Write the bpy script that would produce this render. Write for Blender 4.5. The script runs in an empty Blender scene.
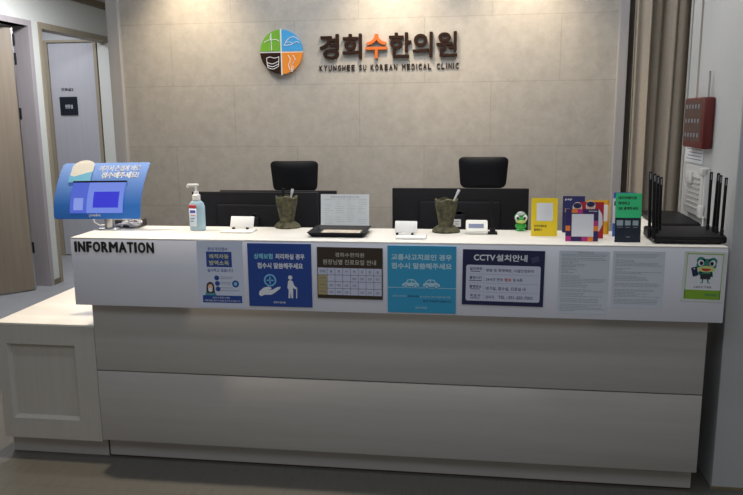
import bpy, bmesh, math, random
from mathutils import Vector, Matrix
random.seed(7)
S = bpy.context.scene
COL = S.collection
PI = math.pi

# ------------------------------------------------------------------ camera
F, PITCH, YAW, ROLL = 719.254, 0.18054, -0.13981, 0.00936
CAM = Vector((1.70612, -2.83825, 1.55011))
_fw = Vector((math.sin(YAW)*math.cos(PITCH), math.cos(YAW)*math.cos(PITCH), -math.sin(PITCH)))
_r0 = Vector((math.cos(YAW), -math.sin(YAW), 0)); _d0 = _fw.cross(_r0)
_rt = math.cos(ROLL)*_r0 + math.sin(ROLL)*_d0
_dn = -math.sin(ROLL)*_r0 + math.cos(ROLL)*_d0
cd = bpy.data.cameras.new('camera'); cam = bpy.data.objects.new('camera', cd); COL.objects.link(cam)
cam.matrix_world = Matrix(((_rt.x, -_dn.x, -_fw.x, CAM.x), (_rt.y, -_dn.y, -_fw.y, CAM.y), (_rt.z, -_dn.z, -_fw.z, CAM.z), (0, 0, 0, 1)))
cd.sensor_fit = 'HORIZONTAL'; cd.sensor_width = 36; cd.lens = F*36/743; cd.clip_start = .05
S.camera = cam

# ------------------------------------------------------------------ world, lights, exposure
S.view_settings.view_transform = 'Standard'; S.view_settings.look = 'None'
S.view_settings.gamma = 1; S.view_settings.use_curve_mapping = False
S.view_settings.exposure = 0.1
w = bpy.data.worlds.new('world'); S.world = w; w.use_nodes = True
bg = w.node_tree.nodes['Background']; bg.inputs[0].default_value = (1, .95, .90, 1); bg.inputs[1].default_value = .19

def spot(name, loc, target, power, col, angle, blend=.6, size=.04):
    l = bpy.data.lights.new(name, 'SPOT'); l.energy = power; l.color = col; l.spot_size = math.radians(angle)
    l.spot_blend = blend; l.shadow_soft_size = size
    o = bpy.data.objects.new(name, l); COL.objects.link(o); o.location = loc
    o.rotation_euler = (Vector(target)-Vector(loc)).to_track_quat('-Z', 'Y').to_euler()
def area(name, loc, target, power, col, sx, sy):
    l = bpy.data.lights.new(name, 'AREA'); l.energy = power; l.color = col; l.shape = 'RECTANGLE'; l.size = sx; l.size_y = sy
    o = bpy.data.objects.new(name, l); COL.objects.link(o); o.location = loc
    o.rotation_euler = (Vector(target)-Vector(loc)).to_track_quat('-Z', 'Y').to_euler()
WARM = (1, .80, .55); NEUT = (1, .93, .82); COOL = (.72, .83, 1)
for x, p in ((.03, 56), (1.24, 56), (1.98, 48)):
    spot('wall_washer', (x, 1.18, 2.66), (x, 1.5, 1.2), p, WARM, 88, 1, .05)
for x, p, c in ((-.25, 125, (1, .84, .62)), (.75, 40, NEUT), (1.75, 40, NEUT), (2.45, 12, NEUT)):
    spot('counter_downlight', (x, .16, 2.70), (x, .20, 0), p, c, 72, .5, .03)
area('staff_ceiling_light', (1.2, .85, 2.72), (1.2, .85, 0), 20, (.96, .97, 1), 2.4, .5)
area('front_ceiling_line', (1.3, -.62, 2.72), (1.3, -.62, 0), 12, (.84, .91, 1), 3.6, .12)
area('waiting_room_light', (1.2, -2.2, 2.72), (1.2, -2.2, 0), 24, (.84, .91, 1), 3.0, 1.2)
area('corridor_light', (-1.35, 2.7, 2.7), (-1.5, 2.8, 0), 44, (.94, .96, 1), .5, .5)
area('alcove_light', (-2.8, 4.1, 2.6), (-2.8, 4.2, 0), 9, (.92, .94, 1), .3, .3)

# ------------------------------------------------------------------ helpers
def ray(u, v, axis, val):
    d = _rt*((u-371.5)/F) + _dn*((v-247.5)/F) + _fw
    return CAM + d*((val-CAM[axis])/d[axis])
def front(u, v, y=0.0): return ray(u, v, 1, y)
def top(u, v, z=1.05): return ray(u, v, 2, z)

MATS = {}
def mat(name, col, rough=.5, metal=0, spec=.5, emit=None, es=1, trans=0, var=0, vscale=(8, 8, 8), bump=0, coat=0, vdet=3):
    if name in MATS: return MATS[name]
    m = bpy.data.materials.new(name); m.use_nodes = True; nt = m.node_tree; b = nt.nodes['Principled BSDF']
    c = (*col, 1)
    b.inputs['Base Color'].default_value = c; b.inputs['Roughness'].default_value = rough; b.inputs['Metallic'].default_value = metal
    b.inputs['Specular IOR Level'].default_value = spec; b.inputs['Transmission Weight'].default_value = trans
    b.inputs['Coat Weight'].default_value = coat
    if emit: b.inputs['Emission Color'].default_value = (*emit, 1); b.inputs['Emission Strength'].default_value = es
    if var or bump:
        tc = nt.nodes.new('ShaderNodeTexCoord'); mp = nt.nodes.new('ShaderNodeMapping'); mp.inputs['Scale'].default_value = vscale
        no = nt.nodes.new('ShaderNodeTexNoise'); no.inputs['Scale'].default_value = 1; no.inputs['Detail'].default_value = vdet
        nt.links.new(tc.outputs['Object'], mp.inputs[0]); nt.links.new(mp.outputs[0], no.inputs['Vector'])
        if var:
            cr = nt.nodes.new('ShaderNodeValToRGB'); cr.color_ramp.elements[0].position = .3; cr.color_ramp.elements[1].position = .7
            cr.color_ramp.elements[0].color = (*[k*(1-var) for k in col], 1); cr.color_ramp.elements[1].color = (*[min(1, k*(1+var)) for k in col], 1)
            nt.links.new(no.outputs['Fac'], cr.inputs[0]); nt.links.new(cr.outputs[0], b.inputs['Base Color'])
        if bump:
            bp = nt.nodes.new('ShaderNodeBump'); bp.inputs['Strength'].default_value = bump; bp.inputs['Distance'].default_value = .004
            nt.links.new(no.outputs['Fac'], bp.inputs['Height']); nt.links.new(bp.outputs[0], b.inputs['Normal'])
    MATS[name] = m; return m

def mesh_obj(name, bm, m, parent=None, smooth=False):
    me = bpy.data.meshes.new(name); bmesh.ops.recalc_face_normals(bm, faces=bm.faces); bm.to_mesh(me); bm.free()
    if m: me.materials.append(m)
    if smooth:
        for p in me.polygons: p.use_smooth = True
        try: me.set_sharp_from_angle(angle=math.radians(38))
        except Exception: pass
    o = bpy.data.objects.new(name, me); COL.objects.link(o)
    if parent: o.parent = parent
    return o
def add_box(bm, c0, c1, bev=0, M=None, seg=2):
    t = bmesh.new()
    bmesh.ops.create_cube(t, size=1)
    for v in t.verts:
        v.co = Vector([c0[i]+(v.co[i]+.5)*(c1[i]-c0[i]) for i in range(3)])
    if bev: bmesh.ops.bevel(t, geom=t.edges[:]+t.verts[:], offset=bev, segments=seg, affect='EDGES', profile=.5)
    join(bm, t, M)
def join(bm, t, M=None):
    if M is not None:
        for v in t.verts: v.co = M @ v.co
    me = bpy.data.meshes.new('tmp'); t.to_mesh(me); t.free(); bm.from_mesh(me); bpy.data.meshes.remove(me)
def add_lathe(bm, prof, seg=24, sx=1, sy=1, M=None):
    t = bmesh.new(); rings = []
    for r, z in prof:
        if r < 1e-6: rings.append([t.verts.new((0, 0, z))])
        else: rings.append([t.verts.new((r*sx*math.cos(2*PI*k/seg), r*sy*math.sin(2*PI*k/seg), z)) for k in range(seg)])
    for a, b in zip(rings, rings[1:]):
        for k in range(seg):
            q = [a[k % len(a)], a[(k+1) % len(a)], b[(k+1) % len(b)], b[k % len(b)]]
            u = []
            for v in q:
                if v not in u: u.append(v)
            if len(u) > 2:
                try: t.faces.new(u)
                except ValueError: pass
    for rr in (rings[0], rings[-1]):
        if len(rr) > 2:
            try: t.faces.new(rr)
            except ValueError: pass
    join(bm, t, M)
def add_tube(bm, pts, r, seg=8, r2=None):
    t = bmesh.new(); rings = []; pts = [Vector(p) for p in pts]; n = len(pts)
    for i, p in enumerate(pts):
        d = (pts[min(i+1, n-1)]-pts[max(i-1, 0)]).normalized()
        a = d.cross(Vector((0, 0, 1)) if abs(d.z) < .9 else Vector((1, 0, 0))).normalized(); b = d.cross(a)
        rr = r if r2 is None else r+(r2-r)*i/(n-1)
        rings.append([t.verts.new(p+rr*(math.cos(2*PI*k/seg)*a+math.sin(2*PI*k/seg)*b)) for k in range(seg)])
    for a, b in zip(rings, rings[1:]):
        for k in range(seg): t.faces.new((a[k], a[(k+1) % seg], b[(k+1) % seg], b[k]))
    t.faces.new(rings[0]); t.faces.new(rings[-1]); join(bm, t)
def add_sphere(bm, c, r, M=None, u=20, v=12):
    t = bmesh.new(); bmesh.ops.create_uvsphere(t, u_segments=u, v_segments=v, radius=1)
    for q in t.verts: q.co = Vector((c[0]+q.co.x*r[0], c[1]+q.co.y*r[1], c[2]+q.co.z*r[2]))
    join(bm, t, M)
def add_poly(bm, pts, y0, y1):
    """pts (x, z): a plate between y0 (front) and y1"""
    t = bmesh.new()
    a = [t.verts.new((x, y0, z)) for x, z in pts]; b = [t.verts.new((x, y1, z)) for x, z in pts]; n = len(pts)
    t.faces.new(a); t.faces.new(b[::-1])
    for k in range(n): t.faces.new((a[k], b[k], b[(k+1) % n], a[(k+1) % n]))
    join(bm, t)
def box(name, c0, c1, m, parent=None, bev=0, smooth=False):
    bm = bmesh.new(); add_box(bm, c0, c1, bev); return mesh_obj(name, bm, m, parent, smooth)
def tag(o, label, cat, group=None):
    o['label'] = label; o['category'] = cat
    if group: o['group'] = group
    return o
def thing(name, label, cat, loc=(0, 0, 0), rz=0, group=None):
    o = bpy.data.objects.new(name, None); COL.objects.link(o); o.empty_display_size = .05
    o.location = loc; o.rotation_euler = (0, 0, rz); return tag(o, label, cat, group)
def struct(name, c0, c1, m, parent=None, bev=0):
    o = box(name, c0, c1, m, parent, bev)
    if not parent: o['kind'] = 'structure'
    return o
def ell(cx, cz, rx, rz, n=20, a0=0, a1=2*PI): return [(cx+rx*math.cos(a0+(a1-a0)*k/(n if a1-a0 > 6.28 else n-1)), cz+rz*math.sin(a0+(a1-a0)*k/(n if a1-a0 > 6.28 else n-1))) for k in range(n)]

TM = {}
def text_mesh(body, res=3):
    if (body, res) in TM: return TM[body, res]
    c = bpy.data.curves.new('t', 'FONT'); c.body = body; c.resolution_u = res; c.fill_mode = 'FRONT'
    o = bpy.data.objects.new('t', c); me = o.to_mesh()
    vs = [(v.co.x, v.co.y) for v in me.vertices]; fs = [tuple(p.vertices) for p in me.polygons]; o.to_mesh_clear(); bpy.data.objects.remove(o); bpy.data.curves.remove(c)
    TM[body, res] = (vs, fs); return vs, fs
def add_text(bm, body, x0, x1, z0, z1, y, bold=0.0, depth=0, fn=None, box=None, n=None):
    """flat lettering fitted into x0..x1, z0..z1 on plane y facing -y; depth extrudes it back to y+depth; bold thickens the strokes (in em)"""
    vs, fs = text_mesh(body)
    if not vs: return
    if box: ax, bx, az, bz = box
    else:
        ax = min(v[0] for v in vs)-bold; bx = max(v[0] for v in vs)+bold; az = min(v[1] for v in vs)-bold; bz = max(v[1] for v in vs)+bold
    kx = (x1-x0)/(bx-ax); kz = (z1-z0)/(bz-az)
    if fn is None: fn = lambda x, z, off: Vector((x, y+off, z))
    n = n or (8 if depth else 4)
    sh = [(0, 0)]+([(bold*math.cos(2*PI*(k+.5)/n), bold*math.sin(2*PI*(k+.5)/n)) for k in range(n)] if bold else [])
    for q, (dx, dz) in enumerate(sh):
        t = bmesh.new()
        f = [t.verts.new(fn(x0+(v[0]+dx-ax)*kx, z0+(v[1]+dz-az)*kz, q*.00001)) for v in vs]
        faces = []
        for p in fs:
            try: faces.append(t.faces.new([f[i] for i in p]))
            except ValueError: pass
        if depth:
            r = bmesh.ops.extrude_face_region(t, geom=faces)
            for v in r['geom']:
                if isinstance(v, bmesh.types.BMVert): v.co.y += depth
        join(bm, t)
LETTER_T = .0004
class Board:
    """a flat board standing on its lower edge; u, v run 0..1 from its top left corner"""
    def __init__(s, name, w, h, t, m, label, cat, loc, rot=(0, 0, 0), group=None, bev=0, outline=None):
        bm = bmesh.new(); s.w, s.h, s.t = w, h, t
        if outline: add_poly(bm, [s.xz(*p) for p in outline], 0, t)
        else: add_box(bm, (-w/2, 0, 0), (w/2, t, h), bev)
        s.o = mesh_obj(name, bm, m); tag(s.o, label, cat, group); s.o.location = loc; s.o.rotation_euler = rot
    def xz(s, u, v): return (-s.w/2+u*s.w, s.h-v*s.h)
    WHOLE = ('text_lines', 'grid_lines', 'underline', 'caption', 'green_border', 'blue_block', 'yellow_block', 'plus_symbol')
    def rects(s, name, m, rs, lay=1, parent=None):
        bm = bmesh.new(); o = None
        for u0, v0, u1, v1 in rs:
            a = s.xz(u0, v1); b = s.xz(u1, v0); add_box(bm, (a[0], -LETTER_T*lay, a[1]), (b[0], -LETTER_T*(lay-1)+.0002, b[1]))
            if name not in s.WHOLE: o = mesh_obj(name, bm, m, parent or s.o); bm = bmesh.new()
        if name in s.WHOLE: o = mesh_obj(name, bm, m, parent or s.o)
        return o
    def polys(s, name, m, ps, lay=1, parent=None):
        bm = bmesh.new(); o = None; each = name in ('number_disc', 'car_pictogram', 'frog_picture', 'card_picture')
        for p in ps:
            add_poly(bm, [s.xz(*q) for q in p], -LETTER_T*lay, -LETTER_T*(lay-1)+.0002)
            if each: o = mesh_obj(name, bm, m, parent or s.o); bm = bmesh.new()
        return o if each else mesh_obj(name, bm, m, parent or s.o)
    def text(s, name, m, lines, lay=2, parent=None):
        for body, u0, v0, u1, v1, *bo in lines:
            bm = bmesh.new(); a = s.xz(u0, v1); b = s.xz(u1, v0)
            add_text(bm, body, a[0], b[0], a[1], b[1], -LETTER_T*lay, bo[0] if bo else .01)
            mesh_obj(name, bm, m, parent or s.o)
def quad_on_front(TL, TR, BR, BL, y=0):
    p = [front(*q, y) for q in (TL, TR, BR, BL)]
    w = ((p[1]-p[0]).length+(p[2]-p[3]).length)/2; h = ((p[3]-p[0]).length+(p[2]-p[1]).length)/2
    c = sum(p, Vector())/4; e = (p[1]-p[0])+(p[2]-p[3]); a = math.atan2(e.z, e.x)
    up = Vector((-math.sin(a), 0, math.cos(a)))
    loc = c-up*h/2
    return w, h, loc, (0, -a, 0)

# ------------------------------------------------------------------ materials
def wood(name, c1, c2, scale, rough=.45):
    m = mat(name, c1, rough); nt = m.node_tree; b = nt.nodes['Principled BSDF']
    tc = nt.nodes.new('ShaderNodeTexCoord'); mp = nt.nodes.new('ShaderNodeMapping'); mp.inputs['Scale'].default_value = scale
    n1 = nt.nodes.new('ShaderNodeTexNoise'); n1.inputs['Scale'].default_value = 1; n1.inputs['Detail'].default_value = 6; n1.inputs['Roughness'].default_value = .65
    cr = nt.nodes.new('ShaderNodeValToRGB'); e = cr.color_ramp.elements
    e[0].position = .32; e[0].color = (*c2, 1); e[1].position = .68; e[1].color = (*c1, 1)
    L = nt.links.new
    L(tc.outputs['Object'], mp.inputs[0]); L(mp.outputs[0], n1.inputs['Vector']); L(n1.outputs['Fac'], cr.inputs[0]); L(cr.outputs[0], b.inputs['Base Color'])
    return m
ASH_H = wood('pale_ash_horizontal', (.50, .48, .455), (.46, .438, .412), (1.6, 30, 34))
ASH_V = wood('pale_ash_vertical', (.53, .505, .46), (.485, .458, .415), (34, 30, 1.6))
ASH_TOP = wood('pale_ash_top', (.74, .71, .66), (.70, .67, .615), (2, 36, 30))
BAND = mat('white_counter_laminate', (.77, .78, .86), .4, var=.02, vscale=(3, 3, 3))
BROWN_DOOR = wood('brown_wood_door', (.29, .235, .175), (.24, .19, .14), (26, 26, 1.2), .5)
GREYDOOR = wood('grey_door', (.50, .50, .54), (.46, .46, .50), (30, 30, 1.5), .5)
JAMB = wood('mauve_jamb', (.40, .36, .37), (.36, .325, .335), (30, 30, 1.5), .5)
BEIGE = wood('beige_frame', (.36, .31, .23), (.31, .265, .195), (20, 20, 1.5), .5)
OLIVE = mat('olive_brown_trim', (.20, .165, .10), .5, var=.08, vscale=(10, 10, 10))
WHITE_WALL = mat('white_wall_paper', (.66, .67, .63), .8, var=.02, vscale=(40, 40, 40), bump=.1)
GREY_WALL = mat('pale_grey_wall', (.48, .495, .50), .7, var=.02, vscale=(60, 60, 60), bump=.08)
PILASTER = mat('grey_pilaster', (.43, .42, .42), .6, var=.04, vscale=(20, 20, 2))
CEIL = mat('ceiling_paint', (.62, .60, .56), .85, var=.02)
BLACK = mat('black_plastic', (.010, .010, .012), .42, spec=.25)
BLACKG = mat('glossy_black_plastic', (.014, .014, .016), .2)
BLACKM = mat('black_mesh_fabric', (.007, .008, .011), .6, spec=.2, var=.2, vscale=(300, 300, 300))
CHROME = mat('brushed_steel', (.55, .55, .56), .28, 1)
WHITEP = mat('white_plastic', (.78, .78, .77), .4)
PAPER = mat('white_paper', (.70, .72, .76), .8)
GREYP = mat('grey_plastic', (.33, .34, .36), .5)
INK = mat('black_ink', (.012, .012, .014), .6)
GREYINK = mat('grey_ink', (.20, .22, .27), .8)
PALEINK = mat('pale_grey_ink', (.36, .39, .45), .8)
NAVY = mat('navy_print', (.018, .022, .075), .4)
BLUE = mat('royal_blue_print', (.022, .065, .29), .4)
WHITEINK = mat('white_print', (.74, .76, .80), .6)
LBLUE = mat('light_blue_print', (.20, .55, .80), .5)
CYAN = mat('cyan_print', (.04, .33, .56), .4)
BROWNP = mat('dark_brown_print', (.045, .030, .018), .45)
TAN = mat('tan_print', (.42, .34, .16), .6)
YELLOW = mat('yellow_print', (.90, .66, .02), .4)
ORANGE = mat('orange_print', (.80, .22, .03), .45)
MAGENTA = mat('magenta_print', (.48, .03, .22), .45)
RED = mat('red_print', (.46, .02, .03), .4)
GREEN = mat('bright_green_print', (.04, .60, .23), .4)
LIME = mat('lime_green_print', (.22, .42, .03), .5)
SKIN = mat('printed_skin', (.80, .50, .36), .6)
DKGREEN = mat('frog_green_print', (.03, .22, .17), .5)
YGREEN = mat('pale_yellow_green_print', (.62, .66, .22), .5)
REDMOUTH = mat('mouth_red_print', (.50, .05, .05), .5)

# back wall tiles
WT = mat('stone_look_wall_tile', (.45, .41, .35), .62); nt = WT.node_tree; L = nt.links.new; b = nt.nodes['Principled BSDF']
tc = nt.nodes.new('ShaderNodeTexCoord'); sp = nt.nodes.new('ShaderNodeSeparateXYZ'); cb = nt.nodes.new('ShaderNodeCombineXYZ')
L(tc.outputs['Object'], sp.inputs[0]); L(sp.outputs[0], cb.inputs[0]); L(sp.outputs[2], cb.inputs[1])
mp = nt.nodes.new('ShaderNodeMapping'); mp.inputs['Location'].default_value = (.1315, -1.372, 0); L(cb.outputs[0], mp.inputs[0])
bk = nt.nodes.new('ShaderNodeTexBrick'); bk.inputs['Scale'].default_value = 1; bk.inputs['Brick Width'].default_value = .775; bk.inputs['Row Height'].default_value = .37
bk.inputs['Mortar Size'].default_value = .0028; bk.inputs['Mortar Smooth'].default_value = .2; bk.offset = .5
bk.inputs['Color1'].default_value = (.425, .403, .367, 1); bk.inputs['Color2'].default_value = (.41, .388, .352, 1); bk.inputs['Mortar'].default_value = (.36, .338, .30, 1)
L(mp.outputs[0], bk.inputs['Vector'])
n1 = nt.nodes.new('ShaderNodeTexNoise'); n1.inputs['Scale'].default_value = 14; n1.inputs['Detail'].default_value = 10; n1.inputs['Roughness'].default_value = .72
L(tc.outputs['Object'], n1.inputs['Vector'])
cr = nt.nodes.new('ShaderNodeValToRGB'); cr.color_ramp.elements[0].position = .33; cr.color_ramp.elements[0].color = (.86, .855, .845, 1); cr.color_ramp.elements[1].position = .68; cr.color_ramp.elements[1].color = (1.10, 1.10, 1.10, 1)
L(n1.outputs['Fac'], cr.inputs[0])
mx = nt.nodes.new('ShaderNodeMix'); mx.data_type = 'RGBA'; mx.blend_type = 'MULTIPLY'; mx.inputs['Factor'].default_value = 1
L(bk.outputs['Color'], mx.inputs[6]); L(cr.outputs[0], mx.inputs[7]); L(mx.outputs[2], b.inputs['Base Color'])

# floor: dark tiles with a fine linear grain
FL = mat('dark_floor_tile', (.15, .14, .12), .45); nt = FL.node_tree; L = nt.links.new; b = nt.nodes['Principled BSDF']
tc = nt.nodes.new('ShaderNodeTexCoord'); bk = nt.nodes.new('ShaderNodeTexBrick'); bk.offset = 0
bk.inputs['Scale'].default_value = 1; bk.inputs['Brick Width'].default_value = .6; bk.inputs['Row Height'].default_value = .6; bk.inputs['Mortar Size'].default_value = .002
bk.inputs['Color1'].default_value = (.112, .106, .093, 1); bk.inputs['Color2'].default_value = (.106, .10, .088, 1); bk.inputs['Mortar'].default_value = (.085, .08, .07, 1)
mp = nt.nodes.new('ShaderNodeMapping'); mp.inputs['Location'].default_value = (.25, .2, 0); L(tc.outputs['Object'], mp.inputs[0]); L(mp.outputs[0], bk.inputs['Vector'])
m2 = nt.nodes.new('ShaderNodeMapping'); m2.inputs['Scale'].default_value = (140, 8, 1); L(tc.outputs['Object'], m2.inputs[0])
n1 = nt.nodes.new('ShaderNodeTexNoise'); n1.inputs['Scale'].default_value = 1; n1.inputs['Detail'].default_value = 4; L(m2.outputs[0], n1.inputs['Vector'])
cr = nt.nodes.new('ShaderNodeValToRGB'); cr.color_ramp.elements[0].position = .3; cr.color_ramp.elements[0].color = (.86, .86, .86, 1); cr.color_ramp.elements[1].position = .7; cr.color_ramp.elements[1].color = (1.1, 1.1, 1.1, 1)
L(n1.outputs['Fac'], cr.inputs[0])
mx = nt.nodes.new('ShaderNodeMix'); mx.data_type = 'RGBA'; mx.blend_type = 'MULTIPLY'; mx.inputs['Factor'].default_value = 1
L(bk.outputs['Color'], mx.inputs[6]); L(cr.outputs[0], mx.inputs[7]); L(mx.outputs[2], b.inputs['Base Color'])
FL2 = mat('pale_grey_corridor_floor', (.34, .35, .37), .4, var=.05, vscale=(6, 6, 6))

# ------------------------------------------------------------------ the setting
struct('floor', (-4.2, -5.5, -.1), (4.6, 2.0, 0), FL)
struct('floor_corridor', (-4.2, 2.0, -.1), (4.6, 6.8, 0), FL2)
struct('ceiling', (-4.2, -5.5, 2.76), (4.6, 6.8, 2.86), CEIL)
struct('wall_back', (-.45, 1.5, 0), (2.505, 1.66, 2.76), WT)
struct('trim_1', (-.525, 1.47, 0), (-.45, 1.66, 2.76), PILASTER, bev=.002)
struct('trim_2', (2.505, 1.46, 0), (2.555, 1.66, 2.76), PILASTER, bev=.002)
struct('wall_right', (2.72, .117, 0), (4.6, .84, 2.76), GREY_WALL, bev=.004)
struct('trim_3', (2.714, .84, 0), (2.78, .865, 2.76), mat('pale_frame_paint', (.40, .40, .38), .5), bev=.003)
struct('baseboard_right', (2.712, .110, 0), (4.6, .117, .012), OLIVE)
struct('wall_behind_curtain', (2.555, 1.62, 0), (4.6, 1.66, 2.76), mat('shade_toned_plaster', (.30, .28, .25), .8))  # plaster colour darkened to hold the shade behind the curtain
struct('wall_side_room', (3.15, .86, 0), (3.2, 1.62, 2.76), MATS['shade_toned_plaster'])
# left wall with two openings (along y): 2.35..3.30 and 3.50..4.75
XL = -2.22; HZ = 2.365
struct('wall_left', (XL-.12, 1.2, 0), (XL, 2.3, 2.76), WHITE_WALL)
struct('wall_left_between', (XL-.12, 3.30, 0), (XL, 3.46, HZ), WHITE_WALL)
struct('wall_left_end', (XL-.13, 4.75, 0), (XL, 6.8, HZ), WHITE_WALL)
struct('wall_left_above', (XL-.12, 2.3, HZ), (XL, 6.8, 2.76), WHITE_WALL)
struct('wall_end_light_block', (-2.22, 6.6, 0), (-.3, 6.7, 2.76), WHITE_WALL)  # unseen corridor end, added to block light
struct('wall_outer_light_block', (-4.2, 1.2, 0), (-4.1, 6.8, 2.76), WHITE_WALL)  # unseen backing wall, added to stop world light leaking through the openings
struct('trim_4', (XL, 1.2, 2.695), (XL+.035, 6.6, 2.76), OLIVE)
struct('baseboard_left', (XL, 3.345, 0), (XL+.014, 3.455, .05), OLIVE)
# opening frames
fr = bmesh.new()
add_box(fr, (XL-.122, 3.455, 0), (XL+.012, 3.50, HZ)); add_box(fr, (XL-.122, 3.455, HZ-.001), (XL+.012, 4.80, HZ+.055))
o = mesh_obj('trim_5', fr, BEIGE); o['kind'] = 'structure'
fr = bmesh.new()
add_box(fr, (XL-.25, 2.3, HZ), (XL+.012, 3.345, HZ+.05)); add_box(fr, (XL-.25, 3.29, 0), (XL+.012, 3.345, HZ)); add_box(fr, (XL-.25, 2.26, 0), (XL+.012, 2.3, HZ+.05))
o = mesh_obj('trim_6', fr, JAMB); o['kind'] = 'structure'
# alcove behind the second opening
struct('wall_alcove', (-4.1, 4.75, 0), (-2.98, 4.9, 2.76), GREY_WALL)
struct('wall_alcove_top', (-2.98, 4.751, 2.40), (XL-.131, 4.9, 2.76), GREY_WALL)
d2 = box('door_2', (-2.94, 4.775, .01), (-2.40, 4.815, 2.375), GREYDOOR); d2['kind'] = 'structure'
fr = bmesh.new()
add_box(fr, (-2.98, 4.75, 0), (-2.94, 4.88, 2.40)); add_box(fr, (-2.40, 4.745, 0), (-2.365, 4.88, 2.40)); add_box(fr, (-2.94, 4.75, 2.375), (-2.40, 4.88, 2.40))
mesh_obj('door_frame', fr, BEIGE, d2)
# open brown door leaf
d1 = bpy.data.objects.new('door_1', None); COL.objects.link(d1); d1['kind'] = 'structure'
d1.location = (-2.275, 3.13, 0); d1.rotation_euler = (0, 0, math.atan2(-.75, -.66))
box('door_leaf', (0.0, -.02, .012), (.85, .02, 2.33), BROWN_DOOR, d1, .002)
box('edge_strip', (-.012, -.02, .012), (0, .02, 2.33), CHROME, d1)
for z in (2.18, 2.02, 1.55, .35):
    hb = bmesh.new(); add_lathe(hb, [(.009, 0), (.009, .10)], 10, M=Matrix.Translation((-.016, .024, z)))
    mesh_obj('hinge', hb, BLACK, d1, True)

# curtain
cb_ = bmesh.new(); N = 150; rows = 14; V = []
for j in range(rows+1):
    z = .02+j*2.68/rows; row = []
    for i in range(N+1):
        s = i/N; x = 2.545+s*.45
        ph = s*2*PI*3.3+.5*math.sin(3*s)+.12*math.sin(z*1.3)
        amp = .026*(1-.25*z/2.7)
        row.append(cb_.verts.new((x+.006*math.sin(ph*2+1)+.012*math.sin(z*1.1+s*9)*(1-z/2.8), 1.30+amp*math.sin(ph)+.010*math.sin(ph*2.3+1.2), z)))
    V.append(row)
for j in range(rows):
    for i in range(N): cb_.faces.new((V[j][i], V[j][i+1], V[j+1][i+1], V[j+1][i]))
CUR = mat('beige_curtain_cloth', (.36, .315, .255), .85, var=.08, vscale=(260, 260, 60), vdet=2)
cu = mesh_obj('curtain', cb_, CUR, None, True); sm = cu.modifiers.new('thick', 'SOLIDIFY'); sm.thickness = .003
tag(cu, 'beige floor-length curtain hanging in folds right of the tiled wall', 'curtain')

# ------------------------------------------------------------------ reception counter
ct = thing('reception_counter', 'long white reception counter with pale ash front panels', 'counter', (1.336, .0, 0))
def cbox(name, c0, c1, m, bev=0, parent=ct):
    return box(name, (c0[0]-1.336, c0[1], c0[2]), (c1[0]-1.336, c1[1], c1[2]), m, parent, bev, bev > 0)
cbox('fascia', (0, 0, .7524), (2.672, .35, 1.044), BAND, .0015)
cbox('countertop', (0.0005, .0005, 1.044), (2.6715, .355, 1.05), ASH_TOP, .001)
cbox('end_ledge', (2.44, .355, 1.02), (2.713, .838, 1.05), ASH_TOP)
cbox('front_panel', (.046, .05, .438), (2.6348, .075, .7524), ASH_H, .0015)
cbox('front_panel', (.046, .05, .1008), (2.6348, .075, .433), ASH_H, .0015)
cbox('carcass', (.052, .075, .1), (2.63, .34, .752), mat('dark_core', (.05, .045, .04), .8))
cbox('toe_kick', (.052, .10, 0), (2.6307, .12, .1), ASH_H)
cbox('side_panel', (2.61, .12, 0), (2.63, .34, .1), ASH_H)
cbox('toe_gap_strip', (.0485, .097, 0), (.052, .12, .1), MATS['dark_core'])
cbox('toe_gap_strip', (.0525, .098, 0), (2.6307, .10, .006), mat('brown_seal', (.05, .03, .02), .7))
# low cabinet on the left
lc = thing('low_cabinet', 'low pale ash cabinet with a recessed door panel left of the counter', 'cabinet', (-.17, .05, 0))
X0, X1, ZT = -.44, .0445, .645
def lbox(name, c0, c1, m, bev=0): return box(name, (c0[0]+.17, c0[1]-.05, c0[2]), (c1[0]+.17, c1[1]-.05, c1[2]), m, lc, bev, bev > 0)
lbox('cabinet_body', (X0+.002, .078, .095), (X1-.002, .76, ZT-.012), ASH_V)
lbox('cabinet_top', (X0, .05, ZT-.012), (X1, .765, ZT), ASH_TOP, .0015)
a = front(5.8, 344, .05); c = front(81, 420, .05); a2 = front(73.7, 345, .05); c2 = front(14.5, 418, .05)
ix0, ix1, iz1, iz0 = (a.x+c2.x)/2, (a2.x+c.x)/2, (a.z+a2.z)/2, (c.z+c2.z)/2
dm = bmesh.new()
def ring(x0, x1, z0, z1, y): return [dm.verts.new((x+.17, y-.05, z)) for x, z in ((x0, z0), (x1, z0), (x1, z1), (x0, z1))]
r0 = ring(X0, X1, .092, ZT-.0125, .078); r1 = ring(X0, X1, .092, ZT-.0125, .05); r2 = ring(ix0, ix1, iz0, iz1, .05); r3 = ring(ix0+.012, ix1-.012, iz0+.012, iz1-.012, .070)
for A, B in ((r0, r1), (r1, r2), (r2, r3)):
    for k in range(4): dm.faces.new((A[k], A[(k+1) % 4], B[(k+1) % 4], B[k]))
dm.faces.new(r3); dm.faces.new(r0[::-1])
mesh_obj('door', dm, ASH_V, lc)
lbox('plinth', (X0+.004, .10, 0), (.0445, .12, .095), ASH_H)
lbox('plinth', (X0+.004, .12, 0), (X0+.024, .74, .095), ASH_H)

# staff desk behind the counter
dk = thing('staff_desk', 'white staff desk hidden behind the counter under the monitors', 'desk', (1.336, .65, 0))
box('desktop', (-1.25, -.28, .715), (1.25, .32, .74), BAND, dk, .002, True)
for x in (-1.2, 0, 1.2): box('side_panel', (x-.012, -.27, 0), (x+.012, .28, .715), BAND, dk)

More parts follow.
